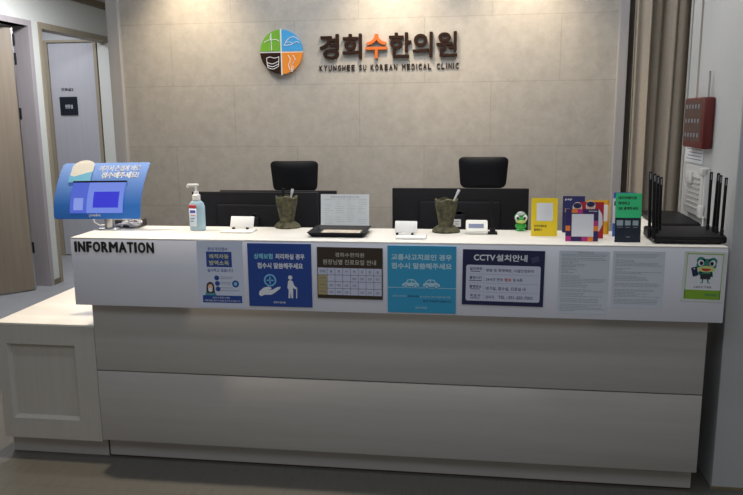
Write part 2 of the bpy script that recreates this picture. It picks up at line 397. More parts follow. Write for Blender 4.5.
# INFORMATION letters
a = front(74, 241); b2 = front(155, 253); z1 = (a.z+front(155, 242.5).z)/2; z0 = (b2.z+front(74.5, 251.5).z)/2
inf = thing('information_lettering', 'raised black INFORMATION letters on the left of the counter fascia', 'lettering', (a.x, 0, z0))
WI = b2.x-a.x; HI = z1-z0
adv = {'I': .34, 'N': .82, 'F': .66, 'O': .84, 'R': .76, 'M': .98, 'A': .82, 'T': .70}
tot = sum(adv[q] for q in 'INFORMATION'); x = 0
for q in 'INFORMATION':
    wq = adv[q]*WI/tot; bm = bmesh.new(); pad = (.0032 if q != 'A' else .0016) if q != 'I' else .0036
    if q == 'I': add_box(bm, (x+pad, -.008, 0), (x+wq-pad, -.0002, HI))
    else: add_text(bm, q, x+pad, x+wq-pad, 0, HI, -.006, .030, .0058)
    mesh_obj('letter', bm, INK, inf); x += wq

# ------------------------------------------------------------------ wall sign and logo
SB = mat('dark_brown_letters', (.022, .008, .004), .5, spec=.2); SO = mat('orange_letter', (.54, .12, .014), .5)
a = front(318.6, 30.3, 1.5); b2 = front(459.5, 59.8, 1.5); c = front(459.5, 29, 1.5); d = front(318.6, 61, 1.5)
z1 = (a.z+c.z)/2; z0 = (d.z+b2.z)/2; sx0 = a.x; sx1 = b2.x
sg = thing('clinic_sign', 'raised brown and orange Korean clinic name on the tiled wall', 'sign', (sx0, 1.5, z0))
W6 = (sx1-sx0)/6
for k, q in enumerate('경희수한의원'):
    bm = bmesh.new(); add_text(bm, q, k*W6, (k+1)*W6, 0, z1-z0, -.018, .022, .016, box=(.0, .92, -.17, .97))
    l = mesh_obj('letter', bm, SO if q == '수' else SB, sg)
    if q == '수': l['label'] = 'orange letter'
a = front(319, 64.8, 1.5); b2 = front(460, 69.2, 1.5); zz1 = (a.z+front(460, 63.6, 1.5).z)/2; zz0 = (b2.z+front(319, 70.4, 1.5).z)/2
px = [('KYUNGHEE', 319, 355.5), ('SU', 358.5, 367), ('KOREAN', 370, 398), ('MEDICAL', 401.5, 432), ('CLINIC', 436, 459.5)]
for wd, u0, u1 in px:
    bm = bmesh.new(); xa = front(u0, 66, 1.5).x-sx0; xb = front(u1, 66, 1.5).x-sx0
    n = len(wd); adv2 = [(.5 if ch == 'I' else 1) for ch in wd]; T = sum(adv2); xx = xa
    for ch, aw in zip(wd, adv2):
        ww = aw*(xb-xa)/T; g = .0042
        if ch == 'I': add_box(bm, (xx+ww/2-.0025, -.006, zz0-z0), (xx+ww/2+.0025, -.0005, zz1-z0))
        else: add_text(bm, ch, xx+g, xx+ww-g, zz0-z0, zz1-z0, -.006, .012, .0055)
        xx += ww
    mesh_obj('lettering', bm, SB, sg)
c = front(282.2, 52.2, 1.5); R = .129
lg = thing('round_logo', 'round four-colour logo disc with white symbols on the tiled wall', 'logo', (c.x, 1.5, c.z))
cols = [mat('logo_blue', (.06, .36, .72), .4), mat('logo_green', (.16, .40, .03), .4), SB, mat('logo_orange', (.80, .27, .03), .4)]
for k in range(4):
    bm = bmesh.new(); g = .0045; a0 = k*PI/2; dx, dz = (g if k in (0, 3) else -g), (g if k in (0, 1) else -g)
    pts = [(dx, dz)]+[(R*math.cos(a0+PI/2*i/14) if abs(R*math.cos(a0+PI/2*i/14)) > g else dx, R*math.sin(a0+PI/2*i/14) if abs(R*math.sin(a0+PI/2*i/14)) > g else dz) for i in range(15)]
    add_poly(bm, pts, -.024, -.002); mesh_obj('quadrant', bm, cols[k], lg)
bm = bmesh.new(); add_box(bm, (-.0045, -.022, -R-.006), (.0045, -.002, R+.004)); add_box(bm, (-R, -.0215, -.0045), (R, -.002, .0045)); mesh_obj('cross_bar', bm, WHITEP, lg)
def strokes(name, lines, parent, m, r, y):
    bm = bmesh.new()
    for ln in lines: add_tube(bm, [(p[0], y, p[1]) for p in ln], r, 6)
    return mesh_obj(name, bm, m, parent, True)
def sm_(pts, n=5):
    out = []
    for i in range(len(pts)-1):
        p0 = pts[max(i-1, 0)]; p1 = pts[i]; p2 = pts[i+1]; p3 = pts[min(i+2, len(pts)-1)]
        for k in range(n):
            t = k/n
            out.append(tuple(.5*((2*p1[j])+(p2[j]-p0[j])*t+(2*p0[j]-5*p1[j]+4*p2[j]-p3[j])*t*t+(3*p1[j]-p0[j]-3*p2[j]+p3[j])*t**3) for j in (0, 1)))
    return out+[pts[-1]]
q = 1/557*.0  # logo symbols, in metres from the disc centre
K = .00096   # one zoomed pixel
def lp(pts): return sm_([((x-323)*K, -(y-263)*K) for x, y in pts])
strokes('sprout_symbol', [lp([(263, 255), (262, 200), (262, 150)]), lp([(262, 190), (240, 192), (215, 205)]), lp([(262, 190), (290, 188), (312, 198)]), lp([(262, 195), (255, 175), (262, 152)])], lg, WHITEINK, .0022, -.0245)
strokes('hand_symbol', [lp([(345, 225), (352, 210), (375, 205), (400, 215)]), lp([(352, 205), (380, 180), (410, 176), (435, 195)]), lp([(345, 225), (385, 222), (420, 205), (440, 212)])], lg, WHITEINK, .0022, -.0245)
strokes('bowl_symbol', [lp([(228, 300), (250, 293), (280, 300), (308, 292)]), lp([(230, 325), (265, 335), (305, 318)]), lp([(232, 342), (265, 352), (303, 336)]), lp([(228, 300), (231, 330), (235, 358)]), lp([(308, 292), (306, 320), (303, 350)]), lp([(235, 358), (268, 366), (303, 350)])], lg, WHITEINK, .0022, -.0245)
strokes('steam_symbol', [lp([(365, 283), (380, 310), (368, 345), (376, 372)]), lp([(395, 283), (410, 310), (390, 345), (384, 385)]), lp([(398, 350), (392, 385)])], lg, WHITEINK, .0022, -.0245)

# ------------------------------------------------------------------ room plate on the far door
c = ray(68, 106, 1, 4.75); pw = .20
bd = Board('room_nameplate', .205, .20, .012, mat('black_plate', (.012, .016, .024), .35), 'square black nameplate with white characters on the grey door', 'nameplate', (c.x, 4.763, c.z-.10), bev=.001)
bd.text('lettering', WHITEINK, [('원장실', .30, .42, .74, .64, .01)])
c = ray(67, 89.5, 1, 4.77)
bm = bmesh.new(); add_text(bm, '진료실2', -.072, .072, -.018, .018, 0, .02, .002)
o = mesh_obj('room_lettering', bm, INK); o.location = (c.x, 4.7728, c.z); tag(o, 'small black Korean lettering on the grey door above the nameplate', 'lettering')

# ------------------------------------------------------------------ posters on the counter fascia
FY = -.0002
def poster(name, quad, t, m, label, cat='poster', **k):
    w, h, loc, rot = quad_on_front(*quad)
    return Board(name, w, h, t, m, label, cat, (loc.x, FY-t, loc.z), rot, **k)
# A white and blue notice
p = poster('notice_poster', ((196.8, 240.6), (243.3, 241.2), (243.6, 307.7), (199.5, 306.6)), .001, mat('pale_blue_paper', (.60, .64, .78), .7), 'white notice with dark blue boxes and a small printed nurse, leftmost on the fascia')
p.rects('title_box', BLUE, [(.20, .16, .76, .39), (.08, .82, .95, .93)])
p.text('lettering', BLUE, [('원내 무인접수', .24, .095, .68, .145, .02), ('실시하고 있습니다', .21, .41, .78, .465, .02)], 1)
p.text('lettering', mat('pale_yellow_ink', (.62, .60, .36), .6), [('쾌적자동', .26, .195, .70, .265, .03), ('방역소독', .26, .29, .70, .365, .03)])
p.text('lettering', WHITEINK, [('안전하고 쾌적한 진료를', .30, .84, .68, .868, .01), ('위해 매일 원내 소독을 실시하고 있습니다', .12, .885, .91, .913, .01)])
p.polys('number_disc', BLUE, [ell(.41+.01*i, .555+i*.083, .055, .037) for i in range(3)]+[ell(.82, .64, .075, .053)], 1)
p.polys('number_disc', LBLUE, [ell(.82, .64, .038, .028)], 2)
p.rects('text_lines', GREYINK, [(.49, .535, .76, .541), (.49, .56, .74, .566), (.49, .615, .72, .621), (.49, .64, .72, .646), (.49, .70, .76, .706), (.49, .74, .90, .746)])
p.polys('nurse_print', mat('teal_print', (.08, .30, .34), .6), [[(.13, .82), (.15, .785), (.21, .76), (.31, .76), (.37, .785), (.39, .82)]])
p.polys('nurse_print', mat('hair_print', (.06, .045, .04), .7), [ell(.26, .685, .085, .07), [(.175, .685), (.345, .685), (.355, .785), (.165, .785)]], 2)
p.polys('nurse_print', SKIN, [ell(.26, .70, .055, .05)], 3)
p.polys('nurse_print', WHITEINK, [ell(.26, .735, .048, .032)], 4)
# B royal blue board
p = poster('insurance_board', ((247, 243), (311, 244), (312.6, 307.2), (250, 305.6)), .004, BLUE, 'royal blue board with a white hand and elderly figure on the fascia', bev=.0006)
p.text('lettering', mat('aqua_ink', (.22, .58, .70), .6), [('상해보험', .10, .155, .40, .245, .042)], 1)
p.text('lettering', WHITEINK, [('처리하실 경우', .44, .155, .90, .245, .042), ('접수시 말씀해주세요', .15, .30, .87, .395, .042), ('경희수한의원', .39, .915, .58, .95, .02)], 1)
p.polys('plus_symbol', LBLUE, [ell(.345, .58, .098, .098, 28)], 1)
p.polys('plus_symbol', BLUE, [ell(.345, .58, .075, .075, 28)], 2)
p.rects('plus_symbol', LBLUE, [(.335, .525, .355, .635), (.29, .57, .40, .59)], 3)
p.polys('hand_pictogram', WHITEINK, [[(.16, .81), (.17, .76), (.24, .70), (.32, .68), (.36, .70), (.36, .725), (.30, .735), (.37, .735), (.46, .685), (.51, .68), (.50, .71), (.42, .775), (.36, .81), (.25, .815), (.19, .84)]], 1)
p.polys('elder_pictogram', WHITEINK, [ell(.665, .53, .034, .034), [(.63, .585), (.66, .57), (.70, .585), (.725, .66), (.765, .69), (.755, .72), (.70, .695), (.705, .74), (.70, .86), (.675, .86), (.668, .75), (.655, .86), (.628, .86), (.635, .72), (.615, .70)], [(.755, .69), (.77, .695), (.765, .86), (.75, .86)]], 1)
# C brown weekly schedule
p = poster('schedule_board', ((316.6, 246.4), (382.8, 248.4), (382.8, 299.2), (318.3, 297.8)), .005, BROWNP, 'dark brown framed weekly clinic schedule on the fascia', bev=.0006)
p.text('lettering', mat('cream_ink', (.55, .52, .44), .6), [('경희수한의원', .28, .10, .72, .185, .008), ('원장님별 진료요일 안내', .09, .235, .90, .335, .008)], 1)
p.rects('table_sheet', mat('lavender_paper', (.56, .58, .72), .8), [(.012, .40, .985, .93)], 1)
p.rects('row_header', TAN, [(.012, .535, .155, .93)], 2)
p.rects('grid_lines', GREYINK, [(.012, .53, .985, .536), (.012, .66, .985, .666), (.012, .795, .985, .801)]+[(.155+i*.1186-.0025, .40, .155+i*.1186+.0025, .93) for i in range(7)], 3)
hd = [('진료일', .04, .44, .125, .49)]+[(ch, .155+i*.1186+.042, .44, .155+i*.1186+.078, .49) for i, ch in enumerate('월화수목금토일')]
rw = [('제1진료', .035, .575, .13, .62), ('제2진료', .035, .71, .13, .755), ('제3진료', .035, .845, .13, .89)]
dots = [(0, 3), (0, 4), (0, 5), (0, 6), (1, 0), (1, 1), (1, 2), (1, 3), (2, 0), (2, 1), (2, 2), (2, 4), (2, 5), (2, 6)]
p.text('lettering', GREYINK, hd+rw+[('진료', .155+cc*.1186+.03, .58+r*.134, .155+cc*.1186+.088, .625+r*.134) for r, cc in dots], 3)
# D cyan board
p = poster('traffic_accident_board', ((387.3, 245), (456.3, 246.5), (455.8, 313.4), (388, 312)), .004, CYAN, 'cyan board with two white printed cars on the fascia', bev=.0006)
PALE = mat('pale_cyan_ink', (.46, .66, .75), .6)
p.text('lettering', PALE, [('교통사고치료인 경우', .055, .12, .94, .215, .05), ('접수시 말씀해주세요', .055, .25, .94, .345, .05), ('경희수한의원', .41, .905, .58, .94, .02)], 1)
p.rects('road_line', PALE, [(0, .618, 1, .626)], 1)
for cx, flip in ((.34, 1), (.645, -1)):
    f = lambda u, v: (cx+flip*u, v)
    p.polys('car_pictogram', PALE, [[f(-.125, .60), f(-.12, .565), f(-.075, .545), f(-.04, .50), f(.03, .492), f(.075, .52), f(.095, .548), f(.12, .56), f(.122, .60)]], 1)
    p.polys('car_pictogram', CYAN, [[f(-.055, .545), f(-.03, .51), f(.01, .507), f(.01, .545)], [f(.022, .545), f(.022, .507), f(.055, .52), f(.075, .545)], ell(cx-.07, .60, .03, .026, 14), ell(cx+.07, .60, .03, .026, 14)], 2)
    p.polys('car_pictogram', PALE, [ell(cx-.07, .602, .019, .017, 12), ell(cx+.07, .602, .019, .017, 12)], 3)
p.text('lettering', PALE, [('교통사고후유증은', .07, .735, .28, .765, .01), ('를 치료하는 한방 자동차보험 적용', .48, .74, .92, .77, .01)], 1)
p.text('lettering', NAVY, [('경희수한의원', .30, .735, .46, .765, .02), ('본인 부담금이 없습니다', .52, .80, .93, .835, .01)], 1)
# E CCTV notice
p = poster('cctv_notice', ((462.4, 249.4), (545.0, 250.6), (542.9, 307.2), (462.4, 303.6)), .004, NAVY, 'navy CCTV notice with a white table on the fascia', bev=.0006)
p.text('lettering', WHITEINK, [('CCTV', .135, .085, .40, .195, .03), ('설치안내', .41, .075, .79, .20, .03)], 1)
rx, ry = .025, .04; x0_, x1_, y0_, y1_ = .045, .955, .275, .925
p.polys('camera_print', mat('dull_navy_print', (.06, .065, .13), .5), [[(.83, .13), (.92, .09), (.935, .15), (.85, .20)], [(.84, .20), (.94, .16), (.945, .175), (.85, .225)]], 1)
rr = [q for cx, cy, a in ((x1_-rx, y0_+ry, -PI/2), (x1_-rx, y1_-ry, 0), (x0_+rx, y1_-ry, PI/2), (x0_+rx, y0_+ry, PI)) for q in [(cx+rx*math.cos(a+PI/2*k/5), cy+ry*math.sin(a+PI/2*k/5)) for k in range(6)]]
p.polys('table_sheet', mat('lilac_paper', (.58, .61, .74), .7), [rr], 1)
p.rects('grid_lines', PALEINK, [(.09, .435, .93, .440), (.09, .595, .93, .600), (.09, .755, .93, .760)]+[(.262, y, .266, y+.10) for y in (.31, .47, .63, .79)], 2)
DB = mat('dark_blue_ink', (.03, .035, .10), .6)
p.text('lettering', DB, [('설치목적', .09, .315, .24, .37, .02), ('촬영시간', .09, .475, .24, .53, .02), ('촬영장소', .09, .635, .24, .69, .02), ('책 임 자', .10, .80, .23, .855, .02),
    ('방범 및 화재예방, 시설안전관리', .29, .335, .87, .395), ('24시간 연속', .29, .50, .50, .56), ('및 녹화', .625, .50, .74, .56), ('대기실, 접수실, 진료실 내', .29, .66, .78, .725), ('관리자', .29, .82, .40, .88), ('TEL : 031-205-7003', .45, .82, .87, .875)], 2)
p.text('lettering', mat('red_ink', (.55, .06, .04), .6), [('촬영', .52, .50, .60, .56, .02)], 2)
p.rects('underline', DB, [(.10, .385, .22, .395), (.08, .55, .24, .56), (.10, .705, .22, .715), (.10, .87, .22, .88)], 2)
# F, G printed sheets
def sheet(quad, label, paras, seed):
    random.seed(seed)
    p = poster('printed_sheet', quad, .0006, mat('bluish_paper', (.58, .62, .69), .8), label, 'paper')
    rs = []
    for v0, v1, ln in paras:
        v = v0
        while v < v1:
            e = ln*(random.uniform(.85, 1) if random.random() < .8 else random.uniform(.3, .7)); u = .05
            while u < .05+.9*e:
                l = random.uniform(.03, .10); rs.append((u, v, min(u+l, .95), v+.0085)); u += l+.012
            v += .0245
    p.rects('text_lines', mat('soft_ink', (.33, .36, .42), .8), rs, 1)
    return p
p = sheet(((559, 250.4), (609.3, 251.8), (607.2, 314.4), (557.3, 313)), 'tightly printed white sheet on the fascia beside the CCTV notice', [(.05, .09, 1), (.11, .14, .95), (.16, .19, .45), (.205, .23, .55), (.245, .36, .32), (.39, .42, .4), (.44, .52, 1), (.54, .58, .6), (.61, .65, 1), (.67, .73, .95), (.76, .82, .9), (.85, .95, .97)], 3)
p.text('heading', GREYINK, [('개인정보 수집 및 이용', .36, .012, .68, .035, .01)], 1)
p = sheet(((613, 250.8), (665.5, 251.8), (662, 308.8), (611, 307.6)), 'tightly printed white sheet on the fascia nearer the frog notice', [(.05, .12, 1), (.15, .18, .4), (.20, .26, 1), (.30, .33, .3), (.36, .39, 1), (.43, .52, .7), (.56, .63, .95), (.67, .80, .98), (.84, .93, .95)], 5)
# H frog notice
p = poster('frog_notice', ((684, 250.7), (726.6, 252.3), (722.6, 302.4), (681.2, 300.8)), .0015, mat('cream_card', (.62, .66, .62), .6), 'green bordered notice with a printed frog at the right end of the fascia')
p.rects('green_border', LIME, [(.07, .04, .93, .06), (.07, .04, .085, .95), (.915, .04, .93, .95), (.07, .765, .93, .95)], 1)
p.rects('picture_field', PAPER, [(.085, .06, .915, .765)], 1)
p.polys('frog_picture', DKGREEN, [ell(.54, .27, .24, .13, 28), ell(.40, .18, .10, .075), ell(.69, .19, .10, .075), ell(.54, .44, .15, .10), [(.41, .36), (.46, .41), (.38, .46), (.34, .43)], [(.65, .36), (.70, .41), (.72, .50), (.66, .50)], [(.46, .53), (.50, .53), (.49, .62), (.43, .63), (.43, .615), (.465, .61)], [(.58, .53), (.62, .53), (.625, .61), (.66, .615), (.66, .63), (.60, .62)]], 2)
p.polys('frog_picture', YGREEN, [ell(.54, .345, .21, .062, 24)], 3)
p.polys('frog_picture', REDMOUTH, [[(.42, .33), (.66, .335), (.62, .375), (.54, .39), (.46, .375)]], 4)
p.polys('frog_picture', WHITEINK, [ell(.405, .225, .072, .062), ell(.68, .23, .072, .062)], 3)
p.polys('frog_picture', INK, [ell(.415, .23, .042, .04), ell(.665, .235, .042, .04)], 4)
p.rects('apron', mat('apron_print', (.03, .03, .035), .6), [(.42, .44, .66, .545)], 3)
p.polys('card_picture', NAVY, [[(.18, .33), (.31, .30), (.37, .47), (.24, .505)]], 3)
p.polys('card_picture', WHITEINK, [ell(.26, .345, .018, .013, 10)], 4)
p.text('lettering', NAVY, [('소상공인 가맹점', .27, .685, .70, .725, .01)], 2)
p.text('lettering', DKGREEN, [('zeropay', .56, .835, .86, .895, .01)], 2)
random.seed(11)

# ------------------------------------------------------------------ things on the counter
T = 1.05
# self check-in kiosk: curved panel on a steel post
kb = top(110, 229)
ks = thing('check_in_kiosk', 'blue check-in kiosk with a lit touch screen on a steel post', 'kiosk', (kb.x+.002, kb.y-.01, T))
bm = bmesh.new(); add_lathe(bm, [(0, 0), (.052, 0), (.052, .004), (.048, .007), (0, .007)], 32, 1, .8, M=Matrix.Translation((.0, .0, 0))); mesh_obj('base_plate', bm, CHROME, ks, True)
bm = bmesh.new(); add_lathe(bm, [(.021, .006), (.021, .17)], 24, M=Matrix.Translation((0, .005, 0))); mesh_obj('post', bm, CHROME, ks, True)
kp = front(54, 218.5, kb.y-.05); kq = front(140.3, 218.3, kb.y-.05); ktop = front(64.8, 162, kb.y+.0)
KW = kq.x-kp.x; KH = .250; KX = kp.x-ks.location.x; KZ = kp.z-T
def kmap(s, t, off=0):   # s across, t up, off towards the viewer
    n = Vector((0.25, -1, .35*t)).normalized()
    return Vector((KX+s*KW+.043*t*t, -.04+.05*t*t, KZ+t*KH+.006*(s-.5)))+Vector((0, -1, .2*t)).normalized()*off
def kgrid(name, m, s0, s1, t0, t1, off, thick, nx=14, nt=14, rad=0, parent=ks, fnc=None):
    bm = bmesh.new(); ins = lambda t: 0
    def edge(t):
        d = 0
        if rad:
            dz = min((t-t0)*KH, (t1-t)*KH)
            if dz < rad: d = rad-math.sqrt(max(0, rad*rad-(rad-dz)**2))
        return d/KW
    ts = [t0+(t1-t0)*j/nt for j in range(nt+1)]
    if rad: ts = sorted(set(ts+[t0+k*rad/KH for k in (.1, .3, .6, 1)]+[t1-k*rad/KH for k in (.1, .3, .6, 1)]))
    A = []; B = []
    for t in ts:
        e = edge(t); A.append([bm.verts.new(kmap(s0+e+(s1-s0-2*e)*i/nx, t, off)) for i in range(nx+1)]); B.append([bm.verts.new(kmap(s0+e+(s1-s0-2*e)*i/nx, t, off-thick)) for i in range(nx+1)])
    for j in range(len(ts)-1):
        for i in range(nx):
            bm.faces.new((A[j][i], A[j][i+1], A[j+1][i+1], A[j+1][i])); bm.faces.new((B[j][i], B[j+1][i], B[j+1][i+1], B[j][i+1]))
        bm.faces.new((A[j][0], A[j+1][0], B[j+1][0], B[j][0])); bm.faces.new((A[j][nx], B[j][nx], B[j+1][nx], A[j+1][nx]))
    for i in range(nx):
        bm.faces.new((A[0][i], B[0][i], B[0][i+1], A[0][i+1])); bm.faces.new((A[-1][i], A[-1][i+1], B[-1][i+1], B[-1][i]))
    return mesh_obj(name, bm, m, parent)
KB = mat('kiosk_blue', (.05, .19, .60), .35); nt = KB.node_tree
tcx = nt.nodes.new('ShaderNodeTexCoord'); spx = nt.nodes.new('ShaderNodeSeparateXYZ'); crx = nt.nodes.new('ShaderNodeValToRGB')
nt.links.new(tcx.outputs['Generated'], spx.inputs[0]); nt.links.new(spx.outputs[2], crx.inputs[0]); nt.links.new(crx.outputs[0], nt.nodes['Principled BSDF'].inputs['Base Color'])
crx.color_ramp.elements[0].color = (.035, .19, .64, 1); crx.color_ramp.elements[0].position = .25; crx.color_ramp.elements[1].color = (.27, .44, .92, 1); crx.color_ramp.elements[1].position = .95
kgrid('panel', KB, 0, 1, 0, 1, 0, .004, rad=.012)
SCR = mat('screen_lavender', (.02, .02, .04), .3, emit=(.20, .30, .88), es=.75); SCR2 = mat('screen_left_column', (.02, .02, .04), .3, emit=(.09, .15, .70), es=.75)
SCR3 = mat('screen_card', (.02, .02, .04), .3, emit=(.035, .04, .68), es=.8); SCR4 = mat('screen_pale', (.02, .02, .04), .3, emit=(.30, .40, .95), es=.7)
def kuv(u, v):  # photo pixel on the panel -> s, t
    t = (218.4-v)/56.4; return (u-(54+10.7*t*t))/86.3, t
s0, t1 = kuv(75.5, 181.5); s1, _ = kuv(127.6, 181.5); _, t0 = kuv(70, 212.3); s0b, _ = kuv(70.5, 212); s0 = (s0+s0b)/2
scr = kgrid('touch_screen', SCR, s0, s1, t0, t1, .003, .010)
SW = s1-s0; SH = t1-t0
kgrid('screen_column', SCR2, s0, s0+.32*SW, t0, t1, .0036, .0008, parent=ks)
kgrid('screen_column_tile', SCR4, s0+.07*SW, s0+.25*SW, t0+.10*SH, t0+.50*SH, .0042, .0008)
kgrid('screen_card_image', SCR3, s0+.44*SW, s0+.92*SW, t0+.18*SH, t0+.70*SH, .0042, .0008)
bm = bmesh.new()
def ktext(bm, body, sa, sb, ta, tb, off, bold): add_text(bm, body, sa, sb, ta, tb, 0, bold, 0, lambda x, z, o: kmap(x, z, off))
ktext(bm, '여기서 손쉽게 바로', .445, .91, .85, .955, .0008, .035); ktext(bm, '접수해주세요!', .49, .92, .725, .84, .0008, .055)
mesh_obj('lettering', bm, mat('white_vinyl', (.90, .92, .96), .5), ks)
bm = bmesh.new(); ktext(bm, 'goodoc', .41, .55, .03, .10, .0008, .04); mesh_obj('lettering', bm, MATS['white_vinyl'], ks)
kgrid('screen_bezel', BLACK, s0-.005, s1+.005, t1, t1+.03, .0045, .009)
# plain rounded tab at the top left of the panel
bm = bmesh.new(); pts = [(.13, .66), (.125, .93)]+[(.25-.125*math.cos(PI*k/12), .93+.12*math.sin(PI*k/12)) for k in range(1, 12)]+[(.375, .93), (.38, .66)]
def kplate(name, pts, off, th, m):
    bm = bmesh.new(); a = [bm.verts.new(kmap(p[0], p[1], off)) for p in pts]; b = [bm.verts.new(kmap(p[0], p[1], off-th)) for p in pts]; n = len(pts)
    bm.faces.new(a); bm.faces.new(b[::-1])
    for k in range(n): bm.faces.new((a[k], b[k], b[(k+1) % n], a[(k+1) % n]))
    return mesh_obj(name, bm, m, ks)
kplate('rounded_tab', pts, .0035, .003, mat('cream_tab', (.78, .76, .70), .5))
kplate('tab_band', [(.131, .66), (.129, .79), (.18, .765), (.26, .80), (.32, .83), (.376, .85), (.379, .66)], .0045, .001, LBLUE)
bm = bmesh.new(); add_box(bm, (KX+.10, .02, KZ+.03), (KX+.25, .045, KZ+.15), .006); mesh_obj('screen_housing', bm, GREYP, ks, True)
# black box and cables behind the kiosk post
bxp = top(129, 226.5)
b_ = thing('adapter_box', 'flat dark box behind the kiosk post under white cables', 'box', (bxp.x, bxp.y+.01, T))
box('casing', (-.055, -.04, 0), (.068, .04, .036), mat('dark_grey_plastic', (.05, .048, .048), .45), b_, .004, True)
box('status_strip', (-.04, -.0415, .010), (.04, -.0398, .014), GREYP, b_)
bm = bmesh.new()
for k in range(5):
    cx = bxp.x+.002+k*.011; yb = bxp.y-.036
    add_tube(bm, [Vector((cx+.044*math.cos(q*.55+k), yb-.006+.018*math.sin(q*.8+k*1.7), T+.005+.005*k*abs(math.sin(q*.4))+.014*abs(math.sin(q*.5+k)))) for q in range(14)], .0042, 6)
o = mesh_obj('cable_bundle', bm, mat('pale_cable', (.52, .52, .54), .5), None, True); tag(o, 'bundle of pale looped cables behind the kiosk post', 'cable')
bm = bmesh.new(); q0 = top(97, 226)
add_tube(bm, [(q0.x+.03, q0.y+.03, T+.003), (q0.x+.015, q0.y, T+.003), (q0.x+.0, q0.y-.02, T+.02), (q0.x-.006, q0.y-.015, T+.04), (q0.x-.03, q0.y-.015, T+.048)], .003, 6)
o = mesh_obj('white_plug_cable', bm, WHITEP, None, True); tag(o, 'short white cable curling up left of the kiosk post', 'cable')

# sanitizer
sp_ = top(197.3, 231)
sn = thing('sanitizer_bottle', 'clear blue hand sanitizer pump bottle on the counter left of the card stands', 'bottle', (sp_.x-.004, sp_.y+.02, T), .1); sn.scale = (1.05, 1.05, 1.05)
GEL = mat('clear_blue_gel', (.60, .84, .98), .10, trans=.5, spec=.5)
bm = bmesh.new(); add_lathe(bm, [(0, 0), (.030, 0), (.034, .004), (.0345, .02), (.0345, .085), (.034, .105), (.030, .118), (.020, .128), (.014, .132), (0, .132)], 32, 1, .72); mesh_obj('body', bm, GEL, sn, True)
bm = bmesh.new(); add_lathe(bm, [(.014, .130), (.017, .132), (.017, .152), (.012, .156), (.010, .168), (.006, .170), (.005, .172), (.005, .192), (0, .192)], 20); mesh_obj('pump', bm, WHITEP, sn, True)
bm = bmesh.new(); add_box(bm, (-.036, -.008, .190), (.012, .008, .200), .003); add_box(bm, (-.040, -.004, .183), (-.031, .004, .194), .002); mesh_obj('nozzle', bm, WHITEP, sn, True)
def wraplabel(name, m, x0, x1, z0, z1, off):
    bm = bmesh.new(); A = []
    for k in range(11):
        x = x0+(x1-x0)*k/10; y = -.72*math.sqrt(max(0, .0345**2-x*x))-off; A.append((bm.verts.new((x, y, z0)), bm.verts.new((x, y, z1))))
    for p_, q_ in zip(A, A[1:]): bm.faces.new((p_[0], q_[0], q_[1], p_[1]))
    o = mesh_obj(name, bm, m, sn, True); s_ = o.modifiers.new('t', 'SOLIDIFY'); s_.thickness = .0003; return o
wraplabel('label', mat('pale_label', (.58, .70, .86), .5), -.030, .004, .02, .098, .0006)
wraplabel('red_band', RED, -.032, .004, .098, .113, .0012)
wraplabel('label_word', mat('violet_ink', (.09, .06, .36), .5), -.026, .0, .078, .091, .0012)
wraplabel('label_word', GREYINK, -.024, -.006, .052, .057, .0012); wraplabel('label_word', mat('coral_ink', (.60, .25, .25), .5), -.024, -.002, .066, .071, .0012)
wraplabel('label_word', GREYINK, -.024, -.010, .040, .045, .0012)

# card stands
def card_stand(px, label, w=.108, shift=0):
    t = thing('card_stand', label, 'card stand', px, 0, 'white card stands on the counter')
    bm = bmesh.new(); add_box(bm, (-w*.66+shift, -.055, 0), (w*.66+shift, .035, .008), .002); mesh_obj('base_plate', bm, WHITEP, t, True)
    M = Matrix.Translation((.004, .022, .014)) @ Matrix.Rotation(math.radians(-28), 4, 'X')
    bm = bmesh.new(); add_box(bm, (-w/2, -.004, 0), (w/2, .004, .054), .003, M); mesh_obj('upright_card', bm, WHITEP, t, True)
    for x in (-.032, .032):
        bm = bmesh.new(); add_box(bm, (x-.005, .012, .007), (x+.005, .026, .016), .001); mesh_obj('clip', bm, BLACK, t)
    return t
a = top(238, 231.5); card_stand((a.x+.006, a.y, T), 'white card stand beside the sanitizer bottle')
a = top(408, 238.5); card_stand((a.x-.018, a.y+.03, T), 'white card stand in front of the right monitor', .094, .03)

# pen pots
MOSS = mat('mossy_brown_pot', (.075, .07, .035), .75, var=.7, vscale=(45, 45, 45), bump=.5)
def pen_pot(px, label, dark):
    t = thing('pen_pot', label, 'pen pot', px, 0, 'mossy pen pots on the counter')
    bm = bmesh.new(); add_lathe(bm, [(0, .02), (.030, .022), (.034, .05), (.040, .08), (.047, .115), (.050, .142), (.045, .146), (.042, .138), (.036, .09), (0, .085)], 28, 1, .9)
    for v in bm.verts:
        a = math.atan2(v.co.y, v.co.x)
        k = 1+.035*math.sin(5*a+1)+.02*math.sin(9*a); v.co.x *= k; v.co.y *= k
        if v.co.z > .12: v.co.z += .005*math.sin(4*a+.6)
    mesh_obj('cup', bm, MOSS, t, True)
    bm = bmesh.new(); add_lathe(bm, [(0, 0), (.058, 0), (.061, .006), (.056, .016), (.040, .028), (.030, .034), (0, .034)], 28, 1, .7)
    for v in bm.verts:
        a = math.atan2(v.co.y, v.co.x); k = 1+.06*math.sin(3*a+.4); v.co.x *= k; v.co.y *= k
    mesh_obj('foot', bm, MOSS, t, True)
    return t
def pen(p0, p1, m, label, capm):
    p0 = Vector(p0); p1 = Vector(p1); t = thing('pen', label, 'pen', p0)
    bm = bmesh.new(); add_tube(bm, [Vector(), (p1-p0)*.8], .0045, 10); mesh_obj('barrel', bm, m, t, True)
    bm = bmesh.new(); add_tube(bm, [(p1-p0)*.8, p1-p0], .0062, 10); mesh_obj('cap', bm, capm, t, True)
a = top(286, 228.5); A1 = (a.x, a.y+.02, T); pen_pot(A1, 'brown green pen pot in front of the left monitors', 0)
